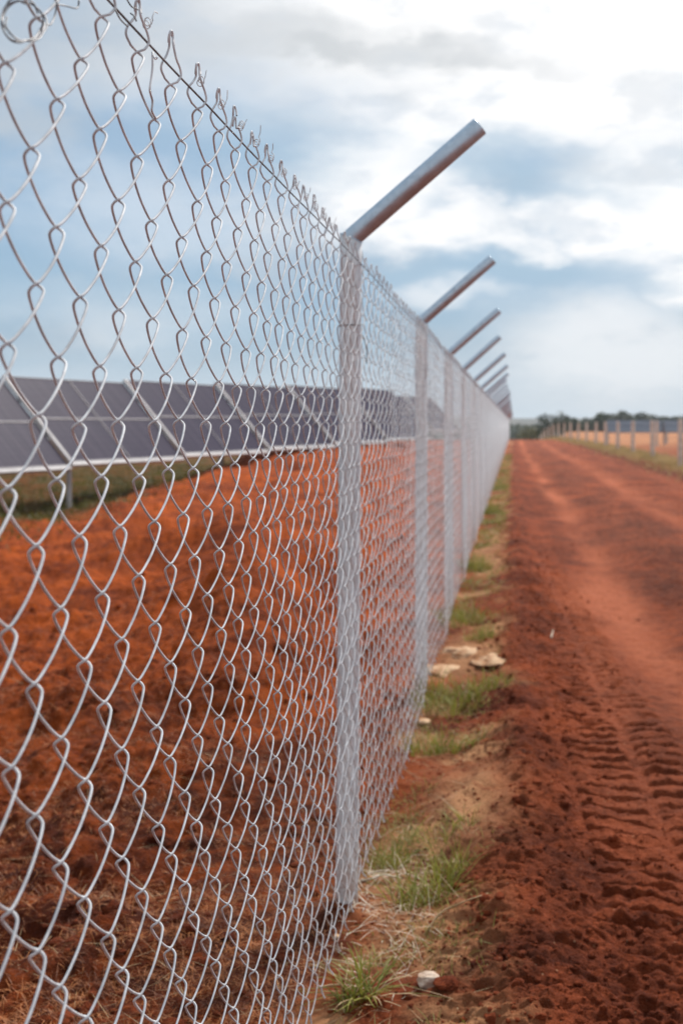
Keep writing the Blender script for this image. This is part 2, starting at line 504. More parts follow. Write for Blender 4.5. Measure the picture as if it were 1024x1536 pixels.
fsh = 1.9 * sm(70, 170, GY)
field = sm(4.5, 5.2, GX + fsh) * (1 - sm(290, 360, GY))
sand = np.maximum(sand, field * (0.16 + 0.22 * fbm(GX, GY, 2.0, 3, 97) + 0.5 * sm(55, 110, GY)))
sand = np.clip(sand, 0, 1)
green = strip * np.clip(0.10 * sm(0.0, 0.5, fbm(GX, GY, 0.7, 3, 89)), 0, 1)
edge = -6.9 - 0.035 * (GY - 16) + 0.5 * fbm(GX, GY, 2.5, 3, 90)
green = np.maximum(green, (1 - sm(-0.4, 0.7, GX - edge)) * sm(2, 6, GY))
green = np.maximum(green, field * (0.55 * sm(-0.2, 0.5, fbm(GX, GY, 1.5, 3, 94)) * gauss(GX + fsh, 5.4, 0.6)))
green = np.maximum(green, sm(125, 170, RRg) * (1 - field))
green = np.clip(green, 0, 1)
inner = sm(0.30, 0.60, -GX)
mid_ = gauss(GX, 1.62 + 0.1 * np.sin(GY * .11), 0.5)
dark_soil = sm(0.3, 0.6, GX) * (1 - sm(4.3, 4.9, GX)) * far_ * np.clip(0.22 + 0.6 * mid_ + 0.9 * fbm(GX * 0.9, GY * 0.28, 1.0, 3, 101), 0, 1) * (1 - dry)  # moist patches on the track, strongest between the wheel tracks
dark_soil = np.maximum(dark_soil, 0.55 * gauss(GX, 0.10, 0.22) * np.clip(0.5 + fbm(GX, GY, 0.5, 3, 103), 0, 1) * far_)
dark_soil = np.maximum(dark_soil, inner * np.clip(0.95 * (1 - sm(3.6, 8.0, GY)) + 0.5 * fbm(GX, GY, 0.8, 3, 105) * (1 - sm(9, 16, GY)), 0, 1))  # yard soil gets darker towards the near end
dark_soil = np.maximum(dark_soil, 0.7 * gauss(GX, 4.55, 0.35) * far_)
dark_soil = np.clip(dark_soil * (1 - 0.9 * sand), 0, 0.95)

# moss: keep the ground clear where the posts stand
V = np.stack([GX, GY, GZ], -1).reshape(-1, 3)
idx = np.arange(nr * nth).reshape(nr, nth)
a = idx[:-1]; b = idx[1:]
Q = np.stack([a, b, np.roll(b, -1, 1), np.roll(a, -1, 1)], -1)[:, :, :]
Q = Q.reshape(-1, 4)
cx_ = V[Q, 0].mean(1); cy_ = V[Q, 1].mean(1)
e0 = 0.22 + 0.05 * gnoise(cy_ * 1.3, cy_ * 0, 3)
e1 = 4.30 - 1.9 * sm(70, 170, cy_) + 0.10 * gnoise(cy_ * 0.7, cy_ * 0, 4)
is_road = (cx_ > e0) & (cx_ < e1) & (np.abs(cy_) < 170)
A = {'dry': dry.ravel(), 'sand': sand.ravel(), 'green': green.ravel(), 'inner': inner.ravel(), 'dark_soil': dark_soil.ravel()}
# analytic-ish vertex normals so the two sheets shade as one surface
Pu = np.gradient(np.stack([GX, GY, GZ], -1), axis=0); Pv = np.gradient(np.stack([GX, GY, GZ], -1), axis=1)
NRM = np.cross(Pv, Pu); NRM /= np.linalg.norm(NRM, axis=-1, keepdims=True) + 1e-12
NRM = np.where(NRM[..., 2:3] < 0, -NRM, NRM).reshape(-1, 3)
def sheet(name, mask):
    q = Q[mask][:, ::-1]
    u, inv = np.unique(q, return_inverse=True)
    me = mesh_np(name, V[u], inv.reshape(q.shape))
    for k, v in A.items():
        at = me.attributes.new(k, 'FLOAT', 'POINT')
        at.data.foreach_set('value', v[u].astype(np.float32))
    o = obj(name, me, M['soil'])
    tag(o, kind='structure')
    return o
ground = sheet('ground', ~is_road)
road = sheet('dirt_road', is_road)

from mathutils.interpolate import poly_3d_calc
_gz = GZ
def ground_z(x, y):
    """height of the built sheet at x,y (nearest grid node)"""
    r = np.hypot(x, y); t = np.arctan2(x, y)
    i = np.clip(np.searchsorted(rr, r), 1, nr - 1); i = np.where(np.abs(rr[i - 1] - r) < np.abs(rr[i] - r), i - 1, i)
    j = np.clip(np.searchsorted(th, t), 1, nth - 1); j = np.where(np.abs(th[j - 1] - t) < np.abs(th[j] - t), j - 1, j)
    return _gz[i, j]

# ------------------------------------------------------------------ chain link fence
NC = 46
PW = BAY / NC                 # column pitch
HH = 0.0624                   # half of the vertical pitch
ZTOP = 1.886
WR = 0.00148
# control points of one half turn, millimetres on a 74.5 x 70 mm half mesh: fall, run, depth
CTRL = [(0, -2.2, 0.0), (4, -1.5, 5.2), (10, 3.0, 8.6), (25, 20.5, 9.6), (43, 41.5, 8.3), (57, 58, 5.4), (66, 70.3, 2.8)]
def template(k):
    pts = []
    for half in range(-1, 3):
        for (z, ds, n) in CTRL:
            s = ds / 74.5
            if half % 2 == 0: pts.append((half + z / 70, 1 - s, n * 0.89e-3))
            else: pts.append((half + z / 70, s, -n * 0.89e-3))
    c = catmull(pts, k)
    st = len(CTRL) * k
    return c[st: st + 2 * len(CTRL) * k]          # one full period (front half then back half)

TOP_CTRL = [(1.5, 3.0, 48), (4.5, 2.0, 54), (4.8, 0.5, 60), (0.5, -0.5, 63.5), (-4.0, -1.0, 60), (-3.2, -1.5, 53), (0.5, -3.0, 45), (-6, -5, 36), (-15, -7.5, 26), (-17, -8.5, 16), (-9, -5.5, 6)]

def bay_mesh(name, k, sides, seed, jit, nturn=29):
    rng = np.random.default_rng(seed)
    T = template(k)
    per = len(T) // 2
    J = rng.normal(0, 1, (NC + 2, nturn + 2, 3)) * np.array([0.0016, 0.0018, 0.0020]) * jit
    # slow wander of whole columns
    J[:, :, 1] += (rng.normal(0, 0.0012, (NC + 2, 1)) * jit)
    J[0] *= 0; J[NC] *= 0; J[NC + 1] *= 0
    allP = []
    for w in range(NC):
        # turn j sits on the column whose parity matches
        pts = []
        first_right = ((w + 1) % 2 == 0)
        ec = w + 1 if first_right else w
        sg = 1 if first_right else -1
        jt = J[ec, 0]
        kz = rng.normal(0, 0.004) * jit; kr = 1 + rng.normal(0, 0.18) * jit
        ctrl = [(ec * PW + jt[1] + sg * c[0] * kr * 1e-3, jt[0] - (-sg) * c[1] * 1e-3, ZTOP + jt[2] + c[2] * 1e-3 + (kz if c[2] > 40 else 0)) for c in TOP_CTRL]
        # back coming from the left, front coming from the right
        ctrl = [(y, (x if first_right else x), z) for (y, x, z) in ctrl]
        cc = catmull(np.array(ctrl), max(2, k))
        pts.append(np.stack([cc[:, 1], cc[:, 0], cc[:, 2]], -1))
        for j in range(nturn - 1):
            right_now = ((w + 1 + j) % 2 == 0)
            seg = T[:per] if right_now else T[per:]
            fr = seg[:, 0] - (0 if right_now else 1)
            ca, cb = (w + 1, w) if right_now else (w, w + 1)
            jj = J[ca, j][None] * (1 - fr[:, None]) + J[cb, j + 1][None] * fr[:, None]
            y = (w + seg[:, 1]) * PW + jj[:, 1]
            x = seg[:, 2] + jj[:, 0]
            z = ZTOP - (j + fr) * HH + jj[:, 2]
            pts.append(np.stack([x, y, z], -1))
        P = np.vstack(pts)
        if k >= 2:
            # loose end at the bottom
            e = P[-1].copy()
            sp = rng.normal(0, 0.012)
            tail = np.array([e + [0.002, sp * 0.3, -0.012], e + [0.003 + rng.uniform(0, 0.01), sp * 0.6, -0.026]])
            P = np.vstack([P, tail])
        allP.append(P)
    P = np.array(allP)
    yy = P[:, :, 1]; zz = P[:, :, 2]
    s2 = np.sin(np.clip(yy / BAY, 0, 1) * math.pi) ** 2
    lo = np.clip(1 - zz / 1.9, 0, 1)
    P[:, :, 0] += s2 * (0.010 * gnoise(yy * 1.3, zz * 1.5, seed) + 0.030 * lo ** 2 * (0.5 + gnoise(yy * 1.1, zz * 0 + 0.3, seed + 5)))
    P[:, :, 2] += -s2 * 0.010 * (zz / 1.9)
    R = np.full(P.shape[:2], WR)
    Vv, Qq = tubes(P, R, sides)
    return mesh_np(name, Vv, Qq)

fence = empty('chain_link_fence', (0, 0, 0))
tag(fence, 'tall galvanised chain link fence along the track, posts topped with slanted arms', 'fence')
hi0 = bay_mesh('mesh_panel', 4, 8, 101, 1.0)
hi1 = bay_mesh('mesh_panel', 3, 6, 202, 1.0)
mid = bay_mesh('mesh_panel', 2, 5, 303, 0.8)
lowm = bay_mesh('mesh_panel', 1, 4, 404, 0.5)
for me in (hi0, hi1, mid, lowm): me.materials.append(M['wire'])
NB = 43
for j in range(-1, NB):
    me = {0: hi0, 1: hi1, -1: mid, 2: mid, 3: mid}.get(j, lowm)
    o = bpy.data.objects.new('mesh_panel', me); link(o)
    o.parent = fence
    y0 = POST_Y0 + BAY * j
    gz = float(base_height(np.array(MESH_X), np.array(y0 + 1.5)))
    o.location = (MESH_X, y0, gz)

def post_meshes(sides=24):
    r, ra, ri = 0.0325, 0.0285, 0.0245
    A_ = math.radians(48.5)            # lean of the arm from the vertical
    zb = 1.985
    d = np.array([math.sin(A_), 0, math.cos(A_)])
    ang = np.arange(sides) * 2 * math.pi / sides
    ring = np.stack([np.cos(ang), np.sin(ang), np.zeros(sides)], -1)
    # mitre plane normal halves the bend
    half = A_ / 2
    def mring(rad):
        x = ring[:, 0] * rad; y = ring[:, 1] * rad
        return np.stack([x, y, zb - x * math.tan(half)], -1)
    pole = MB()
    zs = [-0.25, 0.0, 0.5, 1.0, 1.5, 1.9]
    Vv = [np.stack([ring[:, 0] * r, ring[:, 1] * r, np.full(sides, z)], -1) for z in zs] + [mring(r), mring(ra - 0.001)]
    Vv = np.vstack(Vv)
    def lat(n):
        ii = np.arange(n * sides).reshape(n, sides)
        return np.stack([ii[:-1], np.roll(ii[:-1], -1, 1), np.roll(ii[1:], -1, 1), ii[1:]], -1).reshape(-1, 4)
    pole.add(Vv, lat(len(zs) + 2))
    arm = MB()
    u = np.array([math.cos(A_), 0, -math.sin(A_)])
    L = 0.50
    def aring(rad, l):
        return np.array([0, 0, zb]) + d * l + np.outer(ring[:, 0] * rad, u) + np.outer(ring[:, 1] * rad, [0, 1, 0])
    outer = [mring(ra), aring(ra, 0.05), aring(ra, 0.25), aring(ra, L - 0.001), aring(ra - 0.0008, L), aring(ri + 0.0008, L), aring(ri, L - 0.001), aring(ri, 0.25)]
    arm.add(np.vstack(outer), lat(len(outer)))
    weld = MB()
    w = mring(ra + 0.0012)
    w = np.vstack([w, w[:1], w[1:2]])
    weld.tube(w, 0.0034, 6, False)
    return pole, arm, weld
pole_mb, arm_mb, weld_mb = post_meshes()
posts = []
p0 = pole_mb.build('post', M['pole'], fence)
a0 = arm_mb.build('arm', M['steel'], p0)
w0 = weld_mb.build('weld', M['steel'], p0)
tie = MB()
ang = np.linspace(0, 2 * math.pi * 1.6, 40)
_r = np.stack([0.034 * np.cos(ang) + 0.002, 0.034 * np.sin(ang), 1.72 + 0.012 * ang / 6], -1)
tie.tube(np.vstack([_r, _r[-1] + np.array([[0.012, 0.004, -.02], [0.06, 0.045, -0.04], [0.07, 0.06, -0.08], [0.068, 0.065, -0.12]])]), 0.0013, 5)
ang2 = ang
t0 = tie.build('tie_wire', M['dark_wire'], p0)
rs = random.Random(5)
for j in range(-1, NB + 1):
    if j == -1: p, a, w, t = p0, a0, w0, t0
    else:
        p = p0.copy(); link(p); p.parent = fence
        a = a0.copy(); link(a); a.parent = p
        if j < 6:
            for s in (w0, t0):
                s_ = s.copy(); link(s_); s_.parent = p
    y = POST_Y0 + BAY * j
    gz = float(base_height(np.array(POST_X), np.array(y)))
    p.location = (POST_X + rs.uniform(-.004, .004), y, gz)
    p.rotation_euler = (math.radians(rs.uniform(-.3, .3)), math.radians(rs.uniform(-.35, .35)), math.radians(rs.uniform(-4, 4)))
    if j == 1: p.location.x = POST_X; p.rotation_euler = (0, math.radians(0.35), 0)
    if j >= 3: a.rotation_euler = (0, math.radians(rs.uniform(-1.5, 1.5)) * 0.3, 0)

# top line wire and its twisted ties
lw = MB()
ys = np.arange(POST_Y0 - BAY, POST_Y0 + BAY * NB + 0.01, 0.125)
s2 = np.sin(((ys - POST_Y0) / BAY) * math.pi) ** 2
gzs = base_height(np.full(len(ys), POST_X), ys)
lw.tube(np.stack([np.full(len(ys), MESH_X + 0.001) + 0.002 * gnoise(ys * 2, ys * 0, 4), ys, 1.908 - 0.006 * s2 + 0.002 * gnoise(ys * 3, ys * 0, 8) + gzs], -1), 0.0015, 6, ref=(1, 0, 0))
lwo = lw.build('line_wire', M['dark_wire'], fence)
for i in range(-2, 26):
    if rs.random() < 0.25 : continue
    yy = 1.254 + PW * 2 * i + 0.012 + rs.uniform(-.006, .006)
    if yy < 0.9 or yy > 3.6: continue
    n = 22
    a = np.linspace(0, 2 * math.pi * rs.uniform(1.6, 3.0), n)
    P = np.stack([MESH_X + 0.0045 * np.cos(a) + 0.006, yy + np.linspace(-.006, .008, n) , 1.916 + 0.006 * np.sin(a) + np.linspace(0, .012, n)], -1)
    tail = P[-1] + np.array([[0.002, .003, .008], [0.004, rs.uniform(-.01, .012), rs.uniform(.008, .02)]])
    tw = MB(); tw.tube(np.vstack([P, tail]), 0.0008, 5)
    tw.build('wire_tie', M['wire'], fence)

# scraps of loose tie wire caught at the top of the fence
def wire_thing(name, strands, label, cat, r=0.0009, mat=None):
    mb = MB()
    for s in strands: mb.tube(catmull(np.array(s), 6), r, 6)
    o = mb.build(name, mat or M['dark_wire'])
    tag(o, label, cat)
    return o
def fp(px, py, dx=0.01):
    """point in the plane of the mesh (shifted by dx towards the road) at a photograph pixel"""
    d = -(MESH_X + dx) * FX / (CX - px)
    return (MESH_X + dx, d, CAMZ + (CY - py) * d / FX)
coil = []
rc = random.Random(3)
for (cx0, cy0, rx, ry, a0_, a1_) in ((34, 32, 31, 30, 0.3, 6.8), (31, 30, 28, 34, 1.2, 6.0), (40, 34, 30, 28, -0.5, 3.4), (30, 28, 27, 26, 2.0, 5.2)):
    s = []
    for i in range(12):
        t = a0_ + (a1_ - a0_) * i / 11
        s.append(fp(cx0 + rx * math.cos(t) + rc.uniform(-1.5, 1.5), cy0 + ry * math.sin(t) + rc.uniform(-1.5, 1.5), 0.012 + 0.01 * math.sin(t * 1.3)))
    coil.append(s)
coil.append([fp(70, 37, .012), fp(77, 36, .014), fp(83, 22, .012), fp(86, 2, .012)])
coil.append([fp(85, 6, .012), fp(100, 9, .014), fp(116, 12, .012), fp(119, 0, .012)])
wire_thing('wire_coil', coil, 'tangled coil of thin loose wire hooked on the fence mesh at upper left', 'wire', 0.00085)
wire_thing('wire_scrap', [[fp(190, -2), fp(197, 9, .014), fp(204, 13, .016), fp(209, 15, .016)], [fp(173, 14), fp(181, 29, .014), fp(192, 40, .016)], [fp(196, 20), fp(201, 24, .015), fp(205, 32, .017)]],
           'frayed grey wire ends curling off the top line wire near the upper edge', 'wire', 0.0009)
wire_thing('wire_strand', [[fp(229, 78, .004), fp(229, 100, .006), fp(227, 118, .006), fp(225, 135, .006), fp(229, 152, .005), fp(228, 166, .004), fp(234, 178, .003)], [fp(229, 82, .006), fp(233, 88, .01), fp(236, 86, .012)]],
           'crooked loose wire strand hanging down inside one cell of the mesh below the top wire', 'wire', 0.0014, M['wire'])

# ------------------------------------------------------------------ solar tables
def make_table(W=3.66, L=1.99, tilt=48.0, nx=2, cells=None, fm=None):
    """row along local +X, slope rising towards local +Y; origin on the ground under the lower edge's start"""
    root = empty('solar_table')
    T = math.radians(tilt)
    cells = cells or M['cells']; fm = fm or M['frame']
    mw = W / nx; ml = L / 2
    E = {'root': root, 'mods': []}
    for r_ in range(2):
        for c in range(nx):
            m_ = MB()
            w, l = mw - 0.008, ml - 0.008
            m_.box((w / 2, l / 2, 0.0), (w - 0.024, l - 0.024, 0.012))
            o = m_.build('module', cells, root, smooth=False)
            f = MB()
            for (cx, cy, sx, sy) in ((w / 2, 0.007, w, 0.014), (w / 2, l - 0.007, w, 0.014), (0.0065, l / 2, 0.013, l - 0.03), (w - 0.0065, l / 2, 0.013, l - 0.03)):
                f.box((cx, cy, 0.0), (sx, sy, 0.036))
            fo = f.build('frame', fm, o, smooth=False)
            E['mods'].append((o, c, r_))
    return E
def place_table(E, x, y, zlow, rz, W, L, tilt, ground_at, label, group, legs=True, rear=True, rail=None):
    rail = rail or M['alu']
    root = E['root']
    root.location = (x, y, 0); root.rotation_euler = (0, 0, rz)
    T = math.radians(tilt)
    mw = W / 2; ml = L / 2
    for (o, c, r_) in E['mods']:
        o.location = (c * mw + 0.004, (r_ * ml + 0.004) * math.cos(T), zlow + (r_ * ml + 0.004) * math.sin(T))
        o.rotation_euler = (T, 0, 0)
    def lp(u, v, off):   # u along row, v up slope, off normal
        return np.array([u, v * math.cos(T) - off * math.sin(T), zlow + v * math.sin(T) + off * math.cos(T)])
    R = np.array([[1, 0, 0], [0, math.cos(T), -math.sin(T)], [0, math.sin(T), math.cos(T)]])
    b = MB(); b.box(lp(W / 2, -0.045, -0.01), (W + 0.03, 0.075, 0.06), R); b.build('edge_rail', rail, root, smooth=False)
    for u in (0.0,):
        b = MB(); b.box(lp(u, L / 2, 0.006), (0.075, L, 0.05), R); b.build('joint_beam', rail, root, smooth=False)
    for v in (0.35 * L, 0.75 * L):
        b = MB(); b.box(lp(W / 2, v, -0.055), (W, 0.05, 0.06), R); b.build('purlin', M['steel'], root, smooth=False)
    if legs:
        for v, ww in ((-0.03, 0.06), (0.85 * L, 0.09))[:2 if rear else 1]:
            top = lp(0.0, v, -0.05)
            g = ground_at
            b = MB(); b.box((top[0], top[1] + 0.01, (top[2] + g - 0.3) / 2), (ww, ww, top[2] - g + 0.3)); b.build('leg', M['alu'], root, smooth=False)
    tag(root, label, 'solar table', group)
    return root

ROWDIR = math.atan2(0.277, 1.0)             # heading of the row, right of +Y
rz_row = math.pi / 2 - ROWDIR
T_START = [-1.81, 1.78, 5.37, 8.96, 12.55, 16.14]
row_labels = ['solar table cut by the left photo edge, nearest of the row behind the mesh',
              'solar table with a white front leg standing in the grass behind the mesh',
              'third solar table of the row, the last one with green grass under its lower edge',
              'solar table rising behind the orange soil mound, fourth along the row',
              'solar table behind the mesh just left of the nearest fence post',
              'last solar table of the row, seen between the nearest two fence posts']
W_ = 3.59 / 0.9636
for ti, (t, lb) in enumerate(zip(T_START, row_labels)):
    x = -8.06 + 0.277 * t; y = 20 + t
    g = float(base_height(np.array(x), np.array(y)))
    E = make_table(W_ - 0.06)
    place_table(E, x, y, 0.77 + 0.0167 * t, rz_row, W_ - 0.06, 1.99, 48.0, min(g, 0.5), lb, 'solar tables in the row behind the fence', ti != 2, ti > 2)
    E['root'].rotation_euler = (0, -0.0, rz_row)
for i, (x, y, lb) in enumerate(((-4.75, 55.0, 'distant solar table seen through the mesh right of the second fence post'), (-3.70, 59.0, 'farthest small solar table glimpsed through the mesh beyond the second fence post'))):
    E = make_table(W_ - 0.06, L=2.1)
    place_table(E, x, y, 1.20, rz_row, W_ - 0.06, 2.1, 48.0, 0.4, lb, 'solar tables farther inside the yard')
far_labels = ['slate blue solar table in the right field, the one farthest left', 'slate blue solar table in the middle of the far row across the track', 'third slate blue solar table from the left in the far right row', 'slate blue solar table at the far right end of the distant row']
for i in range(4):
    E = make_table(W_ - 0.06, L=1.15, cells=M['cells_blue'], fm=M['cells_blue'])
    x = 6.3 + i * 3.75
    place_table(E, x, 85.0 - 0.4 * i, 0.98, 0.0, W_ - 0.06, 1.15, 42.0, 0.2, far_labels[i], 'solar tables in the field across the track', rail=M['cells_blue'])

# ------------------------------------------------------------------ post and wire fence across the track
wf = empty('post_and_wire_fence')
tag(wf, 'low fence of pale concrete posts and thin wires on the bank across the track', 'fence')
cp = MB()
prof = [(0.09, -0.3), (0.09, 0.0), (0.084, 0.7), (0.078, 1.40), (0.066, 1.50)]
Vc = []
for s, z in prof:
    for (ax, ay) in ((-1, -.75), (-.75, -1), (.75, -1), (1, -.75), (1, .75), (.75, 1), (-.75, 1), (-1, .75)):
        Vc.append((ax * s, ay * s, z))
n = len(prof)
Qc = [[i * 8 + k, i * 8 + (k + 1) % 8, (i + 1) * 8 + (k + 1) % 8, (i + 1) * 8 + k] for i in range(n - 1) for k in range(8)]
Vc.append((0, 0, 1.515)); Tc = [[(n - 1) * 8 + k, (n - 1) * 8 + (k + 1) % 8, n * 8] for k in range(8)]
cp.add(Vc, Qc, Tc)
cpo = cp.build('post', M['concrete'], wf, smooth=False)
cps = []
for k in range(18):
    y = 24.1 + 8.2 * k
    x = 5.3 - 1.9 * float(sm(70, 170, y))
    cps.append((x, y, float(base_height(np.array(x), np.array(y)))))
for k, (x, y, z) in enumerate(cps):
    o = cpo if k == 0 else cpo.copy()
    if k: link(o); o.parent = wf
    o.location = (x, y, z); o.rotation_euler = (math.radians(rs.uniform(-1, 1)), math.radians(rs.uniform(-1.6, 1.6)), rs.uniform(-.2, .2))
for h in (0.3, 0.6, 0.9, 1.15, 1.38):
    wmb = MB()
    P = []
    for k in range(len(cps) - 1):
        for u in np.linspace(0, 1, 5)[:-1]:
            p_ = (1 - u) * np.array(cps[k]) + u * np.array(cps[k + 1])
            P.append((p_[0] - 0.075, p_[1], p_[2] + h - 0.05 * u * (1 - u)))
    wmb.tube(P, 0.004, 5, ref=(1, 0, 0))
    wmb.build('wire', M['dark_wire'], wf)
for i, (x, y, lb) in enumerate(((11.05, 92.0, 'lone pale concrete post standing in front of the far tables in the right field'), (8.85, 79.0, 'short pale post close behind a fence post in the right field'))):
    o = cpo.copy(); link(o); o.name = 'concrete_post'; o.parent = None
    o.location = (x, y, 0.2); tag(o, lb, 'post', 'concrete posts in the field')

# ------------------------------------------------------------------ grass, straw, stones
def blades(rng, roots, lens, widths, lean, segs=4, curl=0.6):
    """ribbons that rise and bend over: roots (n,3)"""
    n = len(roots)
    az = rng.uniform(0, 2 * math.pi, n)
    d = np.stack([np.cos(az), np.sin(az), np.zeros(n)], -1)
    side = np.stack([-np.sin(az), np.cos(az), np.zeros(n)], -1)
    tw = rng.uniform(-0.8, 0.8, n)
    side = side * np.cos(tw)[:, None] + d * np.sin(tw)[:, None]
    k0 = np.clip(rng.normal(lean, 0.28, n), 0.02, 1.5)
    P = [roots]
    pos = roots.copy()
    for i in range(segs):
        a = k0 + curl * (i / segs) * rng.uniform(0.5, 1.8, n)
        st = lens / segs
        pos = pos + (d * np.sin(a)[:, None] + np.array([0, 0, 1]) * np.cos(a)[:, None]) * st[:, None]
        P.append(pos.copy())
    V = []; 
    prof = np.linspace(1, 0, segs + 1) ** 0.6
    prof[0] = 0.75
    for i, p_ in enumerate(P):
        w = (widths * max(prof[i], 0.06))[:, None] * side * 0.5
        V.append(p_ - w); V.append(p_ + w)
    V = np.stack(V, 1)                       # n, 2(segs+1), 3
    idx = np.arange(n * 2 * (segs + 1)).reshape(n, -1)
    Q = np.vstack([np.stack([idx[:, 2 * i], idx[:, 2 * i + 1], idx[:, 2 * i + 3], idx[:, 2 * i + 2]], -1) for i in range(segs)])
    return V.reshape(-1, 3), Q

def tuft(px, py, nb, ln, wd, spread, label, group='grass tufts beside the fence', yellow=0.15, lean=0.55, stretch=1.0):
    x, y = gp(px, py)
    z = float(ground_z(np.array(x), np.array(y)))
    rng = np.random.default_rng(int(px * 7 + py)); ln *= 1.3; nb = int(nb * 1.6); spread *= 1.1
    root = empty('grass_tuft', (x, y, z))
    def part(nm, n, mat, l):
        a = rng.uniform(0, 2 * math.pi, n); r = spread * np.sqrt(rng.uniform(0, 1, n))
        rx = r * np.cos(a); ry = r * np.sin(a) * stretch
        rz = ground_z(x + rx, y + ry) - z - 0.006
        Vb, Qb = blades(rng, np.stack([rx, ry, rz], -1), l * rng.uniform(0.45, 1.15, n), wd * rng.uniform(0.6, 1.2, n), lean)
        obj(nm, mesh_np(nm, Vb, Qb), mat, root)
    part('green_blades', nb, M['grass'], ln)
    part('dry_blades', max(10, int(nb * yellow)), M['straw'] if yellow < 0.3 else M['grass_yellow'], ln * 0.9)
    tag(root, label, 'grass', group)

tuft(632, 1352, 95, 0.13, 0.0055, 0.095, 'broad leafy grass tuft beside the bright roots near the base of the nearest post', lean=0.6)
tuft(672, 1318, 45, 0.12, 0.005, 0.05, 'upright grass tuft just behind the broad leafy tuft near the nearest post')
tuft(583, 1290, 70, 0.09, 0.0045, 0.07, 'yellow green grass tuft close to the mesh just past the nearest post', yellow=0.4)
tuft(655, 1262, 70, 0.085, 0.0045, 0.12, 'low spreading grass patch in front of the sandy mound', lean=0.8)
tuft(545, 1512, 34, 0.15, 0.0065, 0.025, 'star shaped spiky grass tuft in the bottom foreground left of the pale stone', lean=0.85)
tuft(518, 1522, 18, 0.08, 0.006, 0.03, 'tiny grass sprig against the foot of the mesh at the bottom', lean=0.6)
tuft(560, 1440, 12, 0.06, 0.005, 0.04, 'sparse low sprig between the spiky tuft and the leafy tuft', lean=0.9)
tuft(648, 1130, 120, 0.11, 0.005, 0.12, 'rounded green grass tuft midway between the first and second posts')
tuft(705, 1128, 40, 0.09, 0.005, 0.07, 'thin grass sprig reaching out to the dark soil crumbs', lean=0.8)
tuft(668, 1058, 190, 0.13, 0.006, 0.17, 'largest dense grass clump by the foot of the second post', stretch=1.4, yellow=0.28)
tuft(735, 1040, 70, 0.10, 0.0055, 0.10, 'small grass patch on the road side of the largest clump', yellow=0.35)
tuft(690, 935, 170, 0.15, 0.007, 0.16, 'grass clump behind the pale rocks, past the second post', stretch=2.0)
tuft(718, 968, 60, 0.10, 0.006, 0.10, 'short grass directly behind the pale rocks', yellow=0.35)
tuft(712, 852, 150, 0.16, 0.008, 0.14, 'grass clump against the mesh near the third post', yellow=0.4, stretch=2.0)
tuft(735, 770, 150, 0.2, 0.010, 0.16, 'yellowish far grass clump at the foot of the fence', yellow=0.6, stretch=3.0)
tuft(745, 735, 120, 0.22, 0.012, 0.18, 'farthest grass clump one can tell apart along the fence foot', yellow=0.6, stretch=3.0)

# undergrowth along the fence foot
rng = np.random.default_rng(77)
n = 30000
gy = np.exp(rng.uniform(math.log(2.9), math.log(60), n)); gx = rng.uniform(-0.47, -0.02, n)
keep = (fbm(gx, gy, 0.6, 2, 89) > rng.uniform(-0.3, 0.55, n)) & (rng.uniform(0, 1, n) < sm(-0.02, -0.22, gx))
for (px, py, sx, sy) in ((700, 1222, 0.15, 0.45), (695, 985, 0.16, 0.55)):
    qx, qy = gp(px, py); keep &= (((gx - qx) / sx) ** 2 + ((gy - qy) / sy) ** 2) > 1
gx, gy = gx[keep], gy[keep]
sc = np.clip(gy / 9.0, 0.7, 2.2)
Vb, Qb = blades(rng, np.stack([gx, gy, ground_z(gx, gy) - 0.004], -1), 0.06 * sc * rng.uniform(0.5, 1.5, len(gx)), 0.004 * sc, 0.8)
tag(obj('undergrowth', mesh_np('undergrowth', Vb, Qb), leaf_mat('verge_grass', (0.16, 0.155, 0.022), (0.36, 0.31, 0.075), 5.0, 0.3)), 'thin yellowing grass growing along the foot of the mesh fence', 'grass', kind='stuff')

# short green grass under the solar tables
n = 26000
gy = rng.uniform(12, 44, n); gx = -7.2 - 0.035 * (gy - 16) + 0.7 - np.abs(rng.normal(0, 3.2, n)) + rng.normal(0, .5, n)
keep = (fbm(gx, gy, 1.3, 3, 89) > rng.uniform(-0.6, 0.3, n)) & (gx > -0.48 * gy)
gx, gy = gx[keep], gy[keep]
Vb, Qb = blades(rng, np.stack([gx, gy, ground_z(gx, gy) - 0.01], -1), 0.14 * rng.uniform(0.5, 1.6, len(gx)), 0.016 * rng.uniform(.6, 1.3, len(gx)), 0.55, 3)
tag(obj('yard_grass', mesh_np('yard_grass', Vb, Qb), leaf_mat('yard_grass_blade', (0.052, 0.056, 0.008), (0.17, 0.145, 0.026), 0.8, 0.3)), 'patchy green grass growing under the solar tables inside the yard', 'grass', kind='stuff')

# weeds below the post and wire fence
n = 34000
gy = rng.uniform(26, 165, n); gx = 5.3 - 1.9 * sm(70, 170, gy) + rng.normal(0.1, 0.42, n)
Vb, Qb = blades(rng, np.stack([gx, gy, ground_z(gx, gy) - 0.01], -1), 0.20 * rng.uniform(0.4, 1.4, n), 0.022 * rng.uniform(.6, 1.3, n), 0.4, 3)
tag(obj('bank_weeds', mesh_np('bank_weeds', Vb, Qb), leaf_mat('bank_weed_blade', (0.34, 0.25, 0.09), (0.58, 0.42, 0.20), 0.7, 0.3)), 'dry yellow weeds along the bank below the concrete posts', 'weeds', kind='stuff')

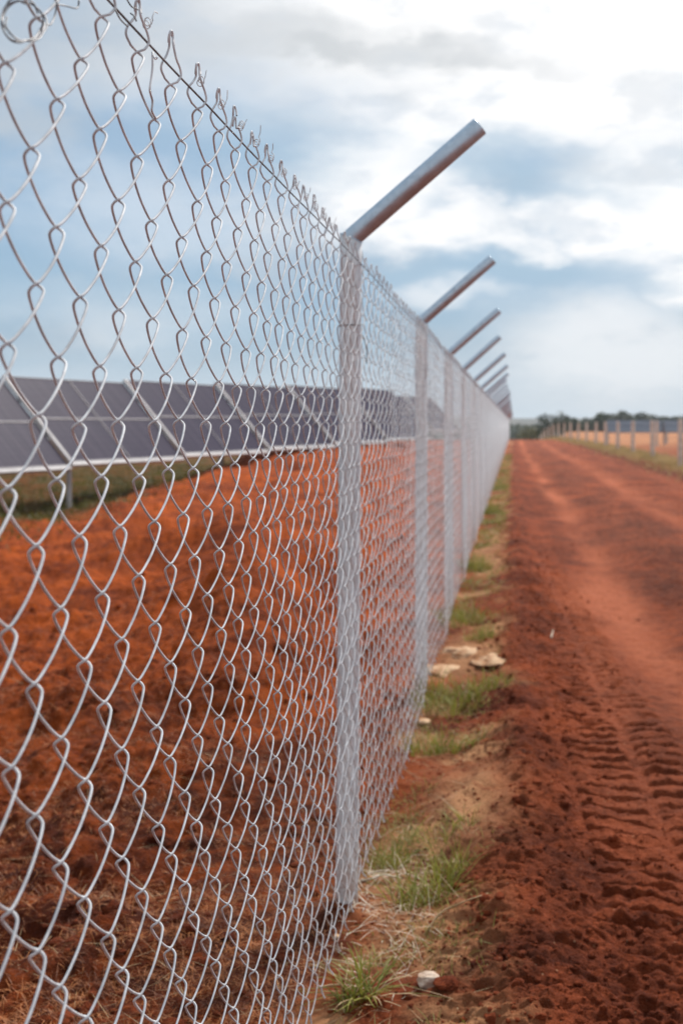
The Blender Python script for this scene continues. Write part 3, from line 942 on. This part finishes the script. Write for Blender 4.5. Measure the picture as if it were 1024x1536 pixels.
# straw and root litter in the inner yard, stained with red soil
n = 48000
gy = np.exp(rng.uniform(math.log(2.6), math.log(10.5), n)); gx = -0.5 - (gy * 0.43 - 0.5) * rng.uniform(0, 1, n) ** 0.9
keep = fbm(gx, gy, 0.5, 3, 121) > rng.uniform(-0.7, 0.5, n)
gx, gy = gx[keep], gy[keep]
Vb, Qb = blades(rng, np.stack([gx, gy, ground_z(gx, gy) - 0.004], -1), 0.050 * rng.uniform(0.4, 1.7, len(gx)), 0.0022 * rng.uniform(.7, 1.5, len(gx)), 1.0, 4, 1.2)
tag(obj('soil_fibres', mesh_np('soil_fibres', Vb, Qb), M['rust_straw']), 'short reddish straw and root fibres matted over the soil inside the fence', 'straw', kind='stuff')
n = 620
gy = np.exp(rng.uniform(math.log(2.7), math.log(7), n)); gx = np.where(rng.uniform(0, 1, n) < 0.45, -0.5 - (gy * 0.42 - 0.5) * rng.uniform(0, 1, n), rng.uniform(-0.5, -0.12, n))
Vb, Qb = blades(rng, np.stack([gx, gy, ground_z(gx, gy) + 0.004], -1), 0.10 * rng.uniform(0.4, 1.5, n), 0.0019 * rng.uniform(.7, 1.4, n), 1.48, 5, 0.12)
tag(obj('straw_litter', mesh_np('straw_litter', Vb, Qb), M['straw']), 'scattered pale dry straw stalks lying near the fence foot', 'straw', kind='stuff')

n = 270
gy = rng.normal(3.85, 0.32, n); gx = rng.uniform(-0.47, -0.22, n)
Vb, Qb = blades(rng, np.stack([gx, gy, ground_z(gx, gy) + 0.003], -1), 0.085 * rng.uniform(0.4, 1.5, n), 0.0022 * rng.uniform(.7, 1.5, n), 1.4, 6, 0.3)
tag(obj('root_fibres', mesh_np('root_fibres', Vb, Qb), M['root']), 'tangled bleached root fibres around the base of the nearest post', 'roots', kind='stuff')
# pale roots and stalks one can tell apart
def stalk(pts, r, label, name='dry_root', mat='root'):
    P = []
    for (px, py, lift) in pts:
        x, y = gp(px, py); P.append((x, y, float(ground_z(np.array(x), np.array(y))) + lift))
    P = catmull(np.array(P), 6)
    rad = r * np.linspace(1, 0.45, len(P)) * (1 + 0.15 * np.sin(np.arange(len(P)) * 1.7))
    mb = MB(); mb.tube(P, rad, 7)
    tag(mb.build(name, M[mat]), label, 'root', 'dry roots and stalks on the strip')
stalk([(538, 1330, .004), (558, 1334, .012), (575, 1331, .014), (590, 1329, .012), (603, 1318, .008)], .0042, 'thick bleached root lying just right of the nearest post')
stalk([(552, 1311, .012), (560, 1318, .010), (580, 1322, .012), (605, 1317, .01), (626, 1310, .006)], .003, 'thin pale root crossing above the thick bleached root')
stalk([(534, 1358, .01), (546, 1364, .012), (560, 1373, .006)], .003, 'short pale stick by the base of the nearest post')
stalk([(520, 1388, .006), (536, 1382, .012), (548, 1370, .01)], .0028, 'curved twig in front of the base of the nearest post')
stalk([(636, 1412, .006), (660, 1402, .012), (690, 1396, .014), (715, 1394, .014), (732, 1386, .012)], .003, 'long tan stalk lying across the soil right of the leafy tuft', 'dry_stalk', 'straw')
stalk([(470, 1455, .004), (490, 1448, .012), (520, 1452, .012), (545, 1446, .006)], .0026, 'pale stalk poking out of the mesh foot above the spiky tuft', 'dry_stalk', 'straw')
stalk([(475, 1500, .01), (500, 1497, .012), (520, 1506, .012), (530, 1520, .006)], .0028, 'bent straw stalk running into the spiky tuft in the foreground', 'dry_stalk', 'straw')
stalk([(826, 966, .01), (829, 958, .035)], .006, 'small white stick standing in the crumbly edge of the track', 'dry_stalk', 'root')

def rock_mesh(rng, size, sub=4, rough=0.28, flat=0.7):
    bm_v, bm_f = ico(sub)
    P = bm_v.copy()
    for i in range(9):                       # chop flat facets
        d = rng.normal(0, 1, 3); d /= np.linalg.norm(d)
        k = rng.uniform(0.62, 0.88)
        s = P @ d
        P = P - np.where(s > k, s - k, 0)[:, None] * d[None]
    P += rough * 0.25 * np.stack([fbm(P[:, 0] * 1.5 + 3, P[:, 1] * 1.5 + P[:, 2], 0.45, 4, 3 + i) for i in range(3)], -1) * 1.3
    P *= np.array(size) * np.array([1, 1, flat])
    return P, bm_f
_ico = {}
def ico(sub):
    if sub in _ico: return _ico[sub]
    import bmesh
    b = bmesh.new(); bmesh.ops.create_icosphere(b, subdivisions=sub, radius=1.0)
    b.verts.ensure_lookup_table()
    v = np.array([x.co[:] for x in b.verts]); f = np.array([[x.index for x in fc.verts] for fc in b.faces]); b.free()
    _ico[sub] = (v, f)
    return _ico[sub]
def stone(px, py, size, label, mat='stone', sink=0.3, rz=0.0, seed=1, name='stone', group=None):
    x, y = gp(px, py)
    z = float(ground_z(np.array(x), np.array(y)))
    P, F = rock_mesh(np.random.default_rng(seed), size)
    me = mesh_np(name, P, F, smooth=True)
    o = obj(name, me, M[mat]); o.location = (x, y, z + size[2] * 0.7 * (1 - 2 * sink)); o.rotation_euler = (0, 0, rz)
    tag(o, label, 'stone', group)
stone(640, 1497, (.034, .026, .030), 'pale pinkish stone alone on the red soil at the bottom', seed=4, sink=0.12)
stone(668, 1512, (.034, .03, .022), 'dark red clod right next to the pale stone', 'soil', seed=9, name='soil_clod', sink=0.2)
stone(665, 1000, (.15, .20, .06), 'pale rock at the mesh end of the rock pile by the second post', 'sandstone', seed=12, group='pale rocks by the second post', sink=.74)
stone(700, 985, (.18, .26, .065), 'largest pale rock in the middle of the rock pile by the second post', 'sandstone', seed=15, group='pale rocks by the second post', sink=.74)
stone(738, 996, (.13, .19, .05), 'pale rock at the road end of the rock pile by the second post', 'sandstone', seed=21, group='pale rocks by the second post', sink=.74)
stone(637, 1086, (.035, .05, .02), 'small white chip of stone beside the mesh before the second post', 'sandstone', seed=25, sink=.2)
stone(505, 1412, (.012, .012, .012), 'tiny orange pebble near the base of the nearest post', 'sandstone', seed=27, sink=.2)

# crumbs of soil: track edge, strip and yard
def clods(name, label, n, fx, smin, smax, seed):
    rng = np.random.default_rng(seed)
    x, y = fx(rng, n)
    s = smin * (smax / smin) ** (rng.uniform(0, 1, len(x)) ** 3.5)
    v0, f0 = ico(2)
    base = []
    for k in range(8):
        d = rng.normal(0, 1, (6, 3)); d /= np.linalg.norm(d, axis=1, keepdims=True)
        P = v0.copy()
        for q in d:
            sd = P @ q; P = P - np.where(sd > .7, sd - .7, 0)[:, None] * q
        base.append(P * (1 + rng.normal(0, .16, (len(P), 1))))
    base = np.array(base)
    pick = base[rng.integers(0, 8, len(x))]
    a = rng.uniform(0, 2 * math.pi, len(x)); ca, sa = np.cos(a)[:, None], np.sin(a)[:, None]
    P = pick * np.stack([rng.uniform(.8, 1.3, len(x)), rng.uniform(.7, 1.1, len(x)), rng.uniform(.55, .9, len(x))], -1)[:, None, :] * s[:, None, None]
    P = np.stack([P[..., 0] * ca - P[..., 1] * sa, P[..., 0] * sa + P[..., 1] * ca, P[..., 2]], -1)
    P += np.stack([x, y, ground_z(x, y) - s * 0.05], -1)[:, None, :]
    F = (f0[None] + (np.arange(len(x)) * len(v0))[:, None, None]).reshape(-1, 3)
    tag(obj(name, mesh_np(name, P.reshape(-1, 3), F), M['soil']), label, 'soil', kind='stuff')
def fx_berm(rng, n):
    y = np.exp(rng.uniform(math.log(2.9), math.log(16), n)); x = rng.normal(0.10, 0.22, n)
    qx, qy = gp(700, 1222)
    k = (x > -0.45) & (x < 0.75) & ((((x - qx) / 0.17) ** 2 + ((y - qy) / 0.5) ** 2) > 1); return x[k], y[k]
clods('soil_crumbs', 'loose dark red crumbs of soil pushed up along the edge of the track', 5200, fx_berm, 0.0025, 0.020, 5)
def fx_yard(rng, n):
    y = np.exp(rng.uniform(math.log(2.8), math.log(24), n)); x = -0.55 - (y * 0.42 - 0.55) * rng.uniform(0, 1, n)
    return x, y
clods('soil_lumps', 'loose red soil lumps scattered over the yard inside the fence', 3800, fx_yard, 0.003, 0.034, 6)
def fx_grit(rng, n):
    y = np.exp(rng.uniform(math.log(2.9), math.log(6.0), n)); x = rng.uniform(-0.45, 1.0, n)
    k = fbm(x, y, 0.35, 3, 141) > rng.uniform(-0.5, 0.3, n); return x[k], y[k]
clods('soil_grit', 'fine red grit and granules covering the near edge of the track', 16000, fx_grit, 0.0016, 0.0075, 18)
def fx_road(rng, n):
    y = np.exp(rng.uniform(math.log(3.2), math.log(30), n)); x = rng.uniform(0.4, 4.4, n)
    k = fbm(x, y, 0.9, 2, 140) > 0.05; return x[k], y[k]
clods('track_crumbs', 'small loose crumbs of soil scattered over the dirt track', 2600, fx_road, 0.003, 0.016, 8)

# ------------------------------------------------------------------ trees and far land
def tree(x, y, zg, h, w, mat, label, seed, group='trees beyond the field', nleaf=520, leaf=0.42):
    rng = np.random.default_rng(seed)
    root = empty('tree', (x, y, zg))
    tr = MB()
    th_ = h * 0.55
    tr.tube(catmull([(0, 0, -0.3), (0.05 * h * rng.normal(), 0, th_ * 0.5), (0.06 * h * rng.normal(), 0, th_)], 4), np.linspace(0.03 * h, 0.012 * h, 9), 7)
    cl = []
    nc = 9
    for i in range(nc):
        c = np.array([rng.uniform(-.38, .38) * w, rng.uniform(-.38, .38) * w, h * rng.uniform(0.34, 0.80)])
        cl.append((c, w * rng.uniform(.22, .36)))
        tr.tube([(0, 0, th_ * rng.uniform(.5, .95)), c * [0.6, 0.6, 0.97], c], [0.012 * h, 0.007 * h, 0.003 * h], 5)
    tr.build('trunk', M['bark'], root)
    P = []
    for i in range(nleaf):
        c, r = cl[rng.integers(nc)]
        d = rng.normal(0, 1, 3); d /= np.linalg.norm(d)
        P.append(c + d * r * rng.uniform(.35, 1.1) * [1, 1, .85])
    P = np.array(P)
    u = rng.normal(0, 1, (nleaf, 3)); u /= np.linalg.norm(u, axis=1, keepdims=True)
    v = np.cross(u, rng.normal(0, 1, (nleaf, 3))); v /= np.linalg.norm(v, axis=1, keepdims=True)
    s = leaf * rng.uniform(.5, 1.2, (nleaf, 1))
    Vv = np.stack([P - u * s * .5, P + v * s * .32, P + u * s * .5, P - v * s * .32], 1).reshape(-1, 3)
    Qq = np.arange(nleaf * 4).reshape(-1, 4)
    obj('crown', mesh_np('crown', Vv, Qq, False), mat, root)
    tag(root, label, 'tree', group)
def tpx(px, d): return (px - CX) / FX * d
rt = random.Random(21)
tree(tpx(828, 165), 165, float(base_height(np.array(5.0), np.array(165.0))), 4.6, 3.6, M['foliage_dark'], 'dark round tree standing alone just right of where the track ends', 300, None, 800, 0.40)
tree(tpx(802, 190), 190, -3.2, 4.4, 5.0, M['foliage_olive'], 'paler olive bushy tree left of the dark round tree at the end of the track', 301, None, 800, 0.45)
tl = [(862, 627, 'leftmost tree of the line beyond the field, just right of the dark round tree'), (882, 626, 'low tree second from the left in the line beyond the field'),
      (900, 616, 'taller of the two trees standing above the middle of the far tree line, left one'), (926, 615, 'right one of the two tall trees above the middle of the far tree line'),
      (944, 624, 'low tree just right of the two tall ones in the far tree line'), (956, 620, 'tree of the far line above the thick concrete post'),
      (972, 624, 'small tree right of the one above the thick concrete post'), (986, 617, 'wide dark tree of the far line near the right edge'),
      (1003, 621, 'tree of the far line second from the right edge of the photo'), (1019, 620, 'tree of the far line cut by the right edge of the photo')]
for i, (px, py, lb) in enumerate(tl):
    d = 300 + rt.uniform(-14, 14)
    zg = float(base_height(np.array(20.0), np.array(d)))
    zt = CAMZ + (CY - py - 4) * d / FX
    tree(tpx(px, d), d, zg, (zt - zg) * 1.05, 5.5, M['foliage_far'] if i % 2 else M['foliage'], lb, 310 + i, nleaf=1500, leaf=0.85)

# far woods as one mass
n = 15000
rng = np.random.default_rng(500)
fy = rng.uniform(300, 520, n); fx_ = rng.uniform(-70, 110, n)
gz = base_height(fx_, fy)
fy = rng.uniform(330, 480, n)
gz = base_height(fx_, fy)
top = 0.9 + 1.9 * sm(4, 26, fx_) + 0.8 * fbm(fx_, fy, 9, 3, 9) - gz
P = np.stack([fx_, fy, gz + top * rng.uniform(0.02, 1, n) ** 0.6], -1)
u = rng.normal(0, 1, (n, 3)); u /= np.linalg.norm(u, axis=1, keepdims=True)
v = np.cross(u, rng.normal(0, 1, (n, 3))); v /= np.linalg.norm(v, axis=1, keepdims=True)
s = rng.uniform(.9, 2.2, (n, 1))
Vv = np.stack([P - u * s * .6, P + v * s * .45, P + u * s * .6, P - v * s * .45], 1).reshape(-1, 3)
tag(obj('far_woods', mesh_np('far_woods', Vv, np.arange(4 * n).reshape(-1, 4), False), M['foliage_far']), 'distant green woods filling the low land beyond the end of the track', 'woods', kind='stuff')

# hills on the horizon
hx = np.linspace(-1500, 1600, 180); hy = np.linspace(1000, 2200, 40)
HX, HY = np.meshgrid(hx, hy, indexing='ij')
HZ = -14 + 26 * np.exp(-((HY - 1550) / 260) ** 2) * (0.92 + 0.16 * fbm(HX, HY, 420, 4, 15)) + 1.5 * fbm(HX, HY, 40, 3, 16)
ii = np.arange(HX.size).reshape(HX.shape)
Qh = np.stack([ii[:-1, :-1], ii[1:, :-1], ii[1:, 1:], ii[:-1, 1:]], -1).reshape(-1, 4)
tag(obj('hills', mesh_np('hills', np.stack([HX, HY, HZ], -1).reshape(-1, 3), Qh), M['hill']), kind='structure')

# ------------------------------------------------------------------ air
hz = MB(); hz.box((0, 1000, 8.0), (3600, 2600, 86))
hm = bpy.data.materials.new('haze'); hm.use_nodes = True
hn = hm.node_tree; hn.nodes.clear()
ho = hn.nodes.new('ShaderNodeOutputMaterial'); pv = hn.nodes.new('ShaderNodeVolumePrincipled')
pv.inputs['Color'].default_value = (0.92, 0.96, 1.0, 1)
pv.inputs['Density'].default_value = 0.0003
hn.links.new(pv.outputs[0], ho.inputs['Volume'])
tag(hz.build('haze', hm, None, False), 'thin pale blue haze of the air over the fields', 'haze', kind='stuff')

# ------------------------------------------------------------------ light
SUN_EL, SUN_AZ = math.radians(47), math.radians(24)        # azimuth right of +Y (the way the camera looks)
sd = bpy.data.lights.new('sun', 'SUN')
sd.energy = 4.3
sd.angle = math.radians(9)
sd.color = (1.0, 0.955, 0.89)
so = bpy.data.objects.new('sun', sd); link(so)
dirv = Vector((math.sin(SUN_AZ) * math.cos(SUN_EL), math.cos(SUN_AZ) * math.cos(SUN_EL), math.sin(SUN_EL)))
so.rotation_euler = dirv.to_track_quat('Z', 'Y').to_euler()
so.location = (6, 4, 12)

world = bpy.data.worlds.new('World')
scene.world = world
world.use_nodes = True
nt = world.node_tree
nt.nodes.clear()
out = nt.nodes.new('ShaderNodeOutputWorld')
bg = nt.nodes.new('ShaderNodeBackground')
nt.links.new(bg.outputs[0], out.inputs[0])
sky = nt.nodes.new('ShaderNodeTexSky')
sky.sky_type = 'NISHITA'; sky.sun_disc = False
sky.sun_elevation = SUN_EL; sky.sun_rotation = SUN_AZ
sky.air_density = 1.0; sky.dust_density = 1.6
BGS = 0.10
K = 1.0 / BGS                                             # cloud radiances are given as seen, then brought to the background's strength
tc = nt.nodes.new('ShaderNodeTexCoord').outputs['Generated']
sep = nt.nodes.new('ShaderNodeSeparateXYZ'); nt.links.new(tc, sep.inputs[0])
# clouds lie in layers: stretch the lookup sideways towards the horizon
mp = nt.nodes.new('ShaderNodeMapping'); mp.inputs['Scale'].default_value = (1.0, 1.0, 2.3); nt.links.new(tc, mp.inputs[0])
lay = mp.outputs[0]
warp = nt.nodes.new('ShaderNodeTexNoise'); warp.inputs['Scale'].default_value = 7.0; warp.inputs['Detail'].default_value = 6; warp.inputs['Roughness'].default_value = 0.58
nt.links.new(lay, warp.inputs['Vector'])
wsub = nt.nodes.new('ShaderNodeVectorMath'); wsub.operation = 'SUBTRACT'; wsub.inputs[1].default_value = (0.5, 0.5, 0.5)
nt.links.new(warp.outputs['Color'], wsub.inputs[0])
wsc = nt.nodes.new('ShaderNodeVectorMath'); wsc.operation = 'MULTIPLY'; wsc.inputs[1].default_value = (0.16, 0.0, 0.095)
nt.links.new(wsub.outputs[0], wsc.inputs[0])
wad = nt.nodes.new('ShaderNodeVectorMath'); wad.operation = 'ADD'
nt.links.new(tc, wad.inputs[0]); nt.links.new(wsc.outputs[0], wad.inputs[1])
D = wad.outputs[0]
def skydir(px, py):
    v = Vector(((px - CX) / FX, 1.0, (CY - py) / FX)); v.normalize(); return v
def blob(px, py, wx, wy, soft=1.0):
    c = skydir(px, py)
    s = nt.nodes.new('ShaderNodeVectorMath'); s.operation = 'SUBTRACT'; s.inputs[1].default_value = c[:]
    nt.links.new(D, s.inputs[0])
    m_ = nt.nodes.new('ShaderNodeVectorMath'); m_.operation = 'MULTIPLY'; m_.inputs[1].default_value = (FX / wx, 0.9, FX / wy)
    nt.links.new(s.outputs[0], m_.inputs[0])
    l = nt.nodes.new('ShaderNodeVectorMath'); l.operation = 'LENGTH'; nt.links.new(m_.outputs[0], l.inputs[0])
    return mrange(nt, l.outputs['Value'], 1.0 + 0.5 * soft, 1.0 - 0.75 * soft)
def union(bl, amps):
    r = None
    for b_, a_ in zip(bl, amps):
        x = mth(nt, 'MULTIPLY', b_, a_)
        r = x if r is None else mth(nt, 'MAXIMUM', r, x)
    return r
cl1 = noise(nt, 5.0, 7, 0.6, lay)
cl2 = noise(nt, 13.0, 6, 0.6, lay)
def kcol(r, g, b): return (r * K, g * K, b * K)
c = mix(nt, 0.72, sky.outputs[0], kcol(0.225, 0.42, 0.635))
# veil of grey cloud, thicker up high
veil = mth(nt, 'ADD', mrange(nt, sep.outputs[2], 0.06, 0.30, 0.0, 0.8), mrange(nt, cl1, 0.38, 0.66, -0.35, 0.45), True)
c = mix(nt, veil, c, kcol(0.50, 0.57, 0.645))
# pale air low over the horizon
c = mix(nt, mrange(nt, sep.outputs[2], 0.075, 0.0, 0.0, 0.8), c, kcol(0.72, 0.86, 0.97))
c = mix(nt, mrange(nt, sep.outputs[1], 0.1, -0.6, 0.0, 0.75), c, kcol(0.62, 0.655, 0.69))  # unseen sky behind the camera, brightness added to light the posts and wires
# white cloud
W_bl = [blob(840, 40, 520, 130), blob(900, 130, 300, 110), blob(560, 265, 150, 80, .8), blob(700, 190, 260, 70), blob(990, 300, 150, 130), blob(880, 330, 120, 40, .8), blob(640, 345, 190, 45, .8),
        blob(770, 365, 80, 24, .8), blob(1050, 420, 110, 60), blob(330, 130, 210, 60), blob(560, 20, 160, 40), blob(250, 330, 220, 70), blob(200, 480, 170, 40), blob(930, 540, 190, 100), blob(690, 450, 80, 26)]
W_am = [1.0, 1.0, 1.0, .9, 1.0, .95, .85, .8, .85, .34, .5, .30, .30, .6, .5]
wm = union(W_bl, W_am)
wm = mth(nt, 'MULTIPLY', wm, mrange(nt, cl2, 0.31, 0.53, 0.66, 1.15), True)
c = mix(nt, wm, c, kcol(1.04, 1.04, 1.045))
# grey-blue undersides
N_bl = [blob(590, 84, 260, 20), blob(440, 66, 230, 34), blob(130, 60, 260, 60)]
c = mix(nt, mth(nt, 'MULTIPLY', union(N_bl, [.7, .55, .45]), mrange(nt, cl2, 0.30, 0.6, 0.6, 1.1), True), c, kcol(0.55, 0.585, 0.615))
G_bl = [blob(760, 262, 170, 38), blob(820, 285, 110, 30), blob(420, 215, 160, 50), blob(1000, 240, 60, 20), blob(790, 405, 150, 26), blob(640, 415, 120, 22), blob(960, 425, 90, 14), blob(120, 440, 200, 40), blob(380, 500, 160, 30)]
G_am = [.6, .62, .5, .3, .75, .72, .5, .45, .5]
gm = mth(nt, 'MULTIPLY', union(G_bl, G_am), mrange(nt, cl2, 0.30, 0.6, 0.5, 1.1), True)
c = mix(nt, gm, c, kcol(0.40, 0.56, 0.705))
# below the horizon only matters for bounce light
nt.links.new(c, bg.inputs['Color'])
bg.inputs['Strength'].default_value = BGS

# ------------------------------------------------------------------ render settings
scene.view_settings.view_transform = 'Standard'
scene.view_settings.look = 'None'
scene.view_settings.exposure = 0.07
scene.view_settings.gamma = 1.0
scene.render.film_transparent = False
scene.cycles.use_denoising = True
scene.cycles.max_bounces = 6
scene.cycles.filter_width = 1.5
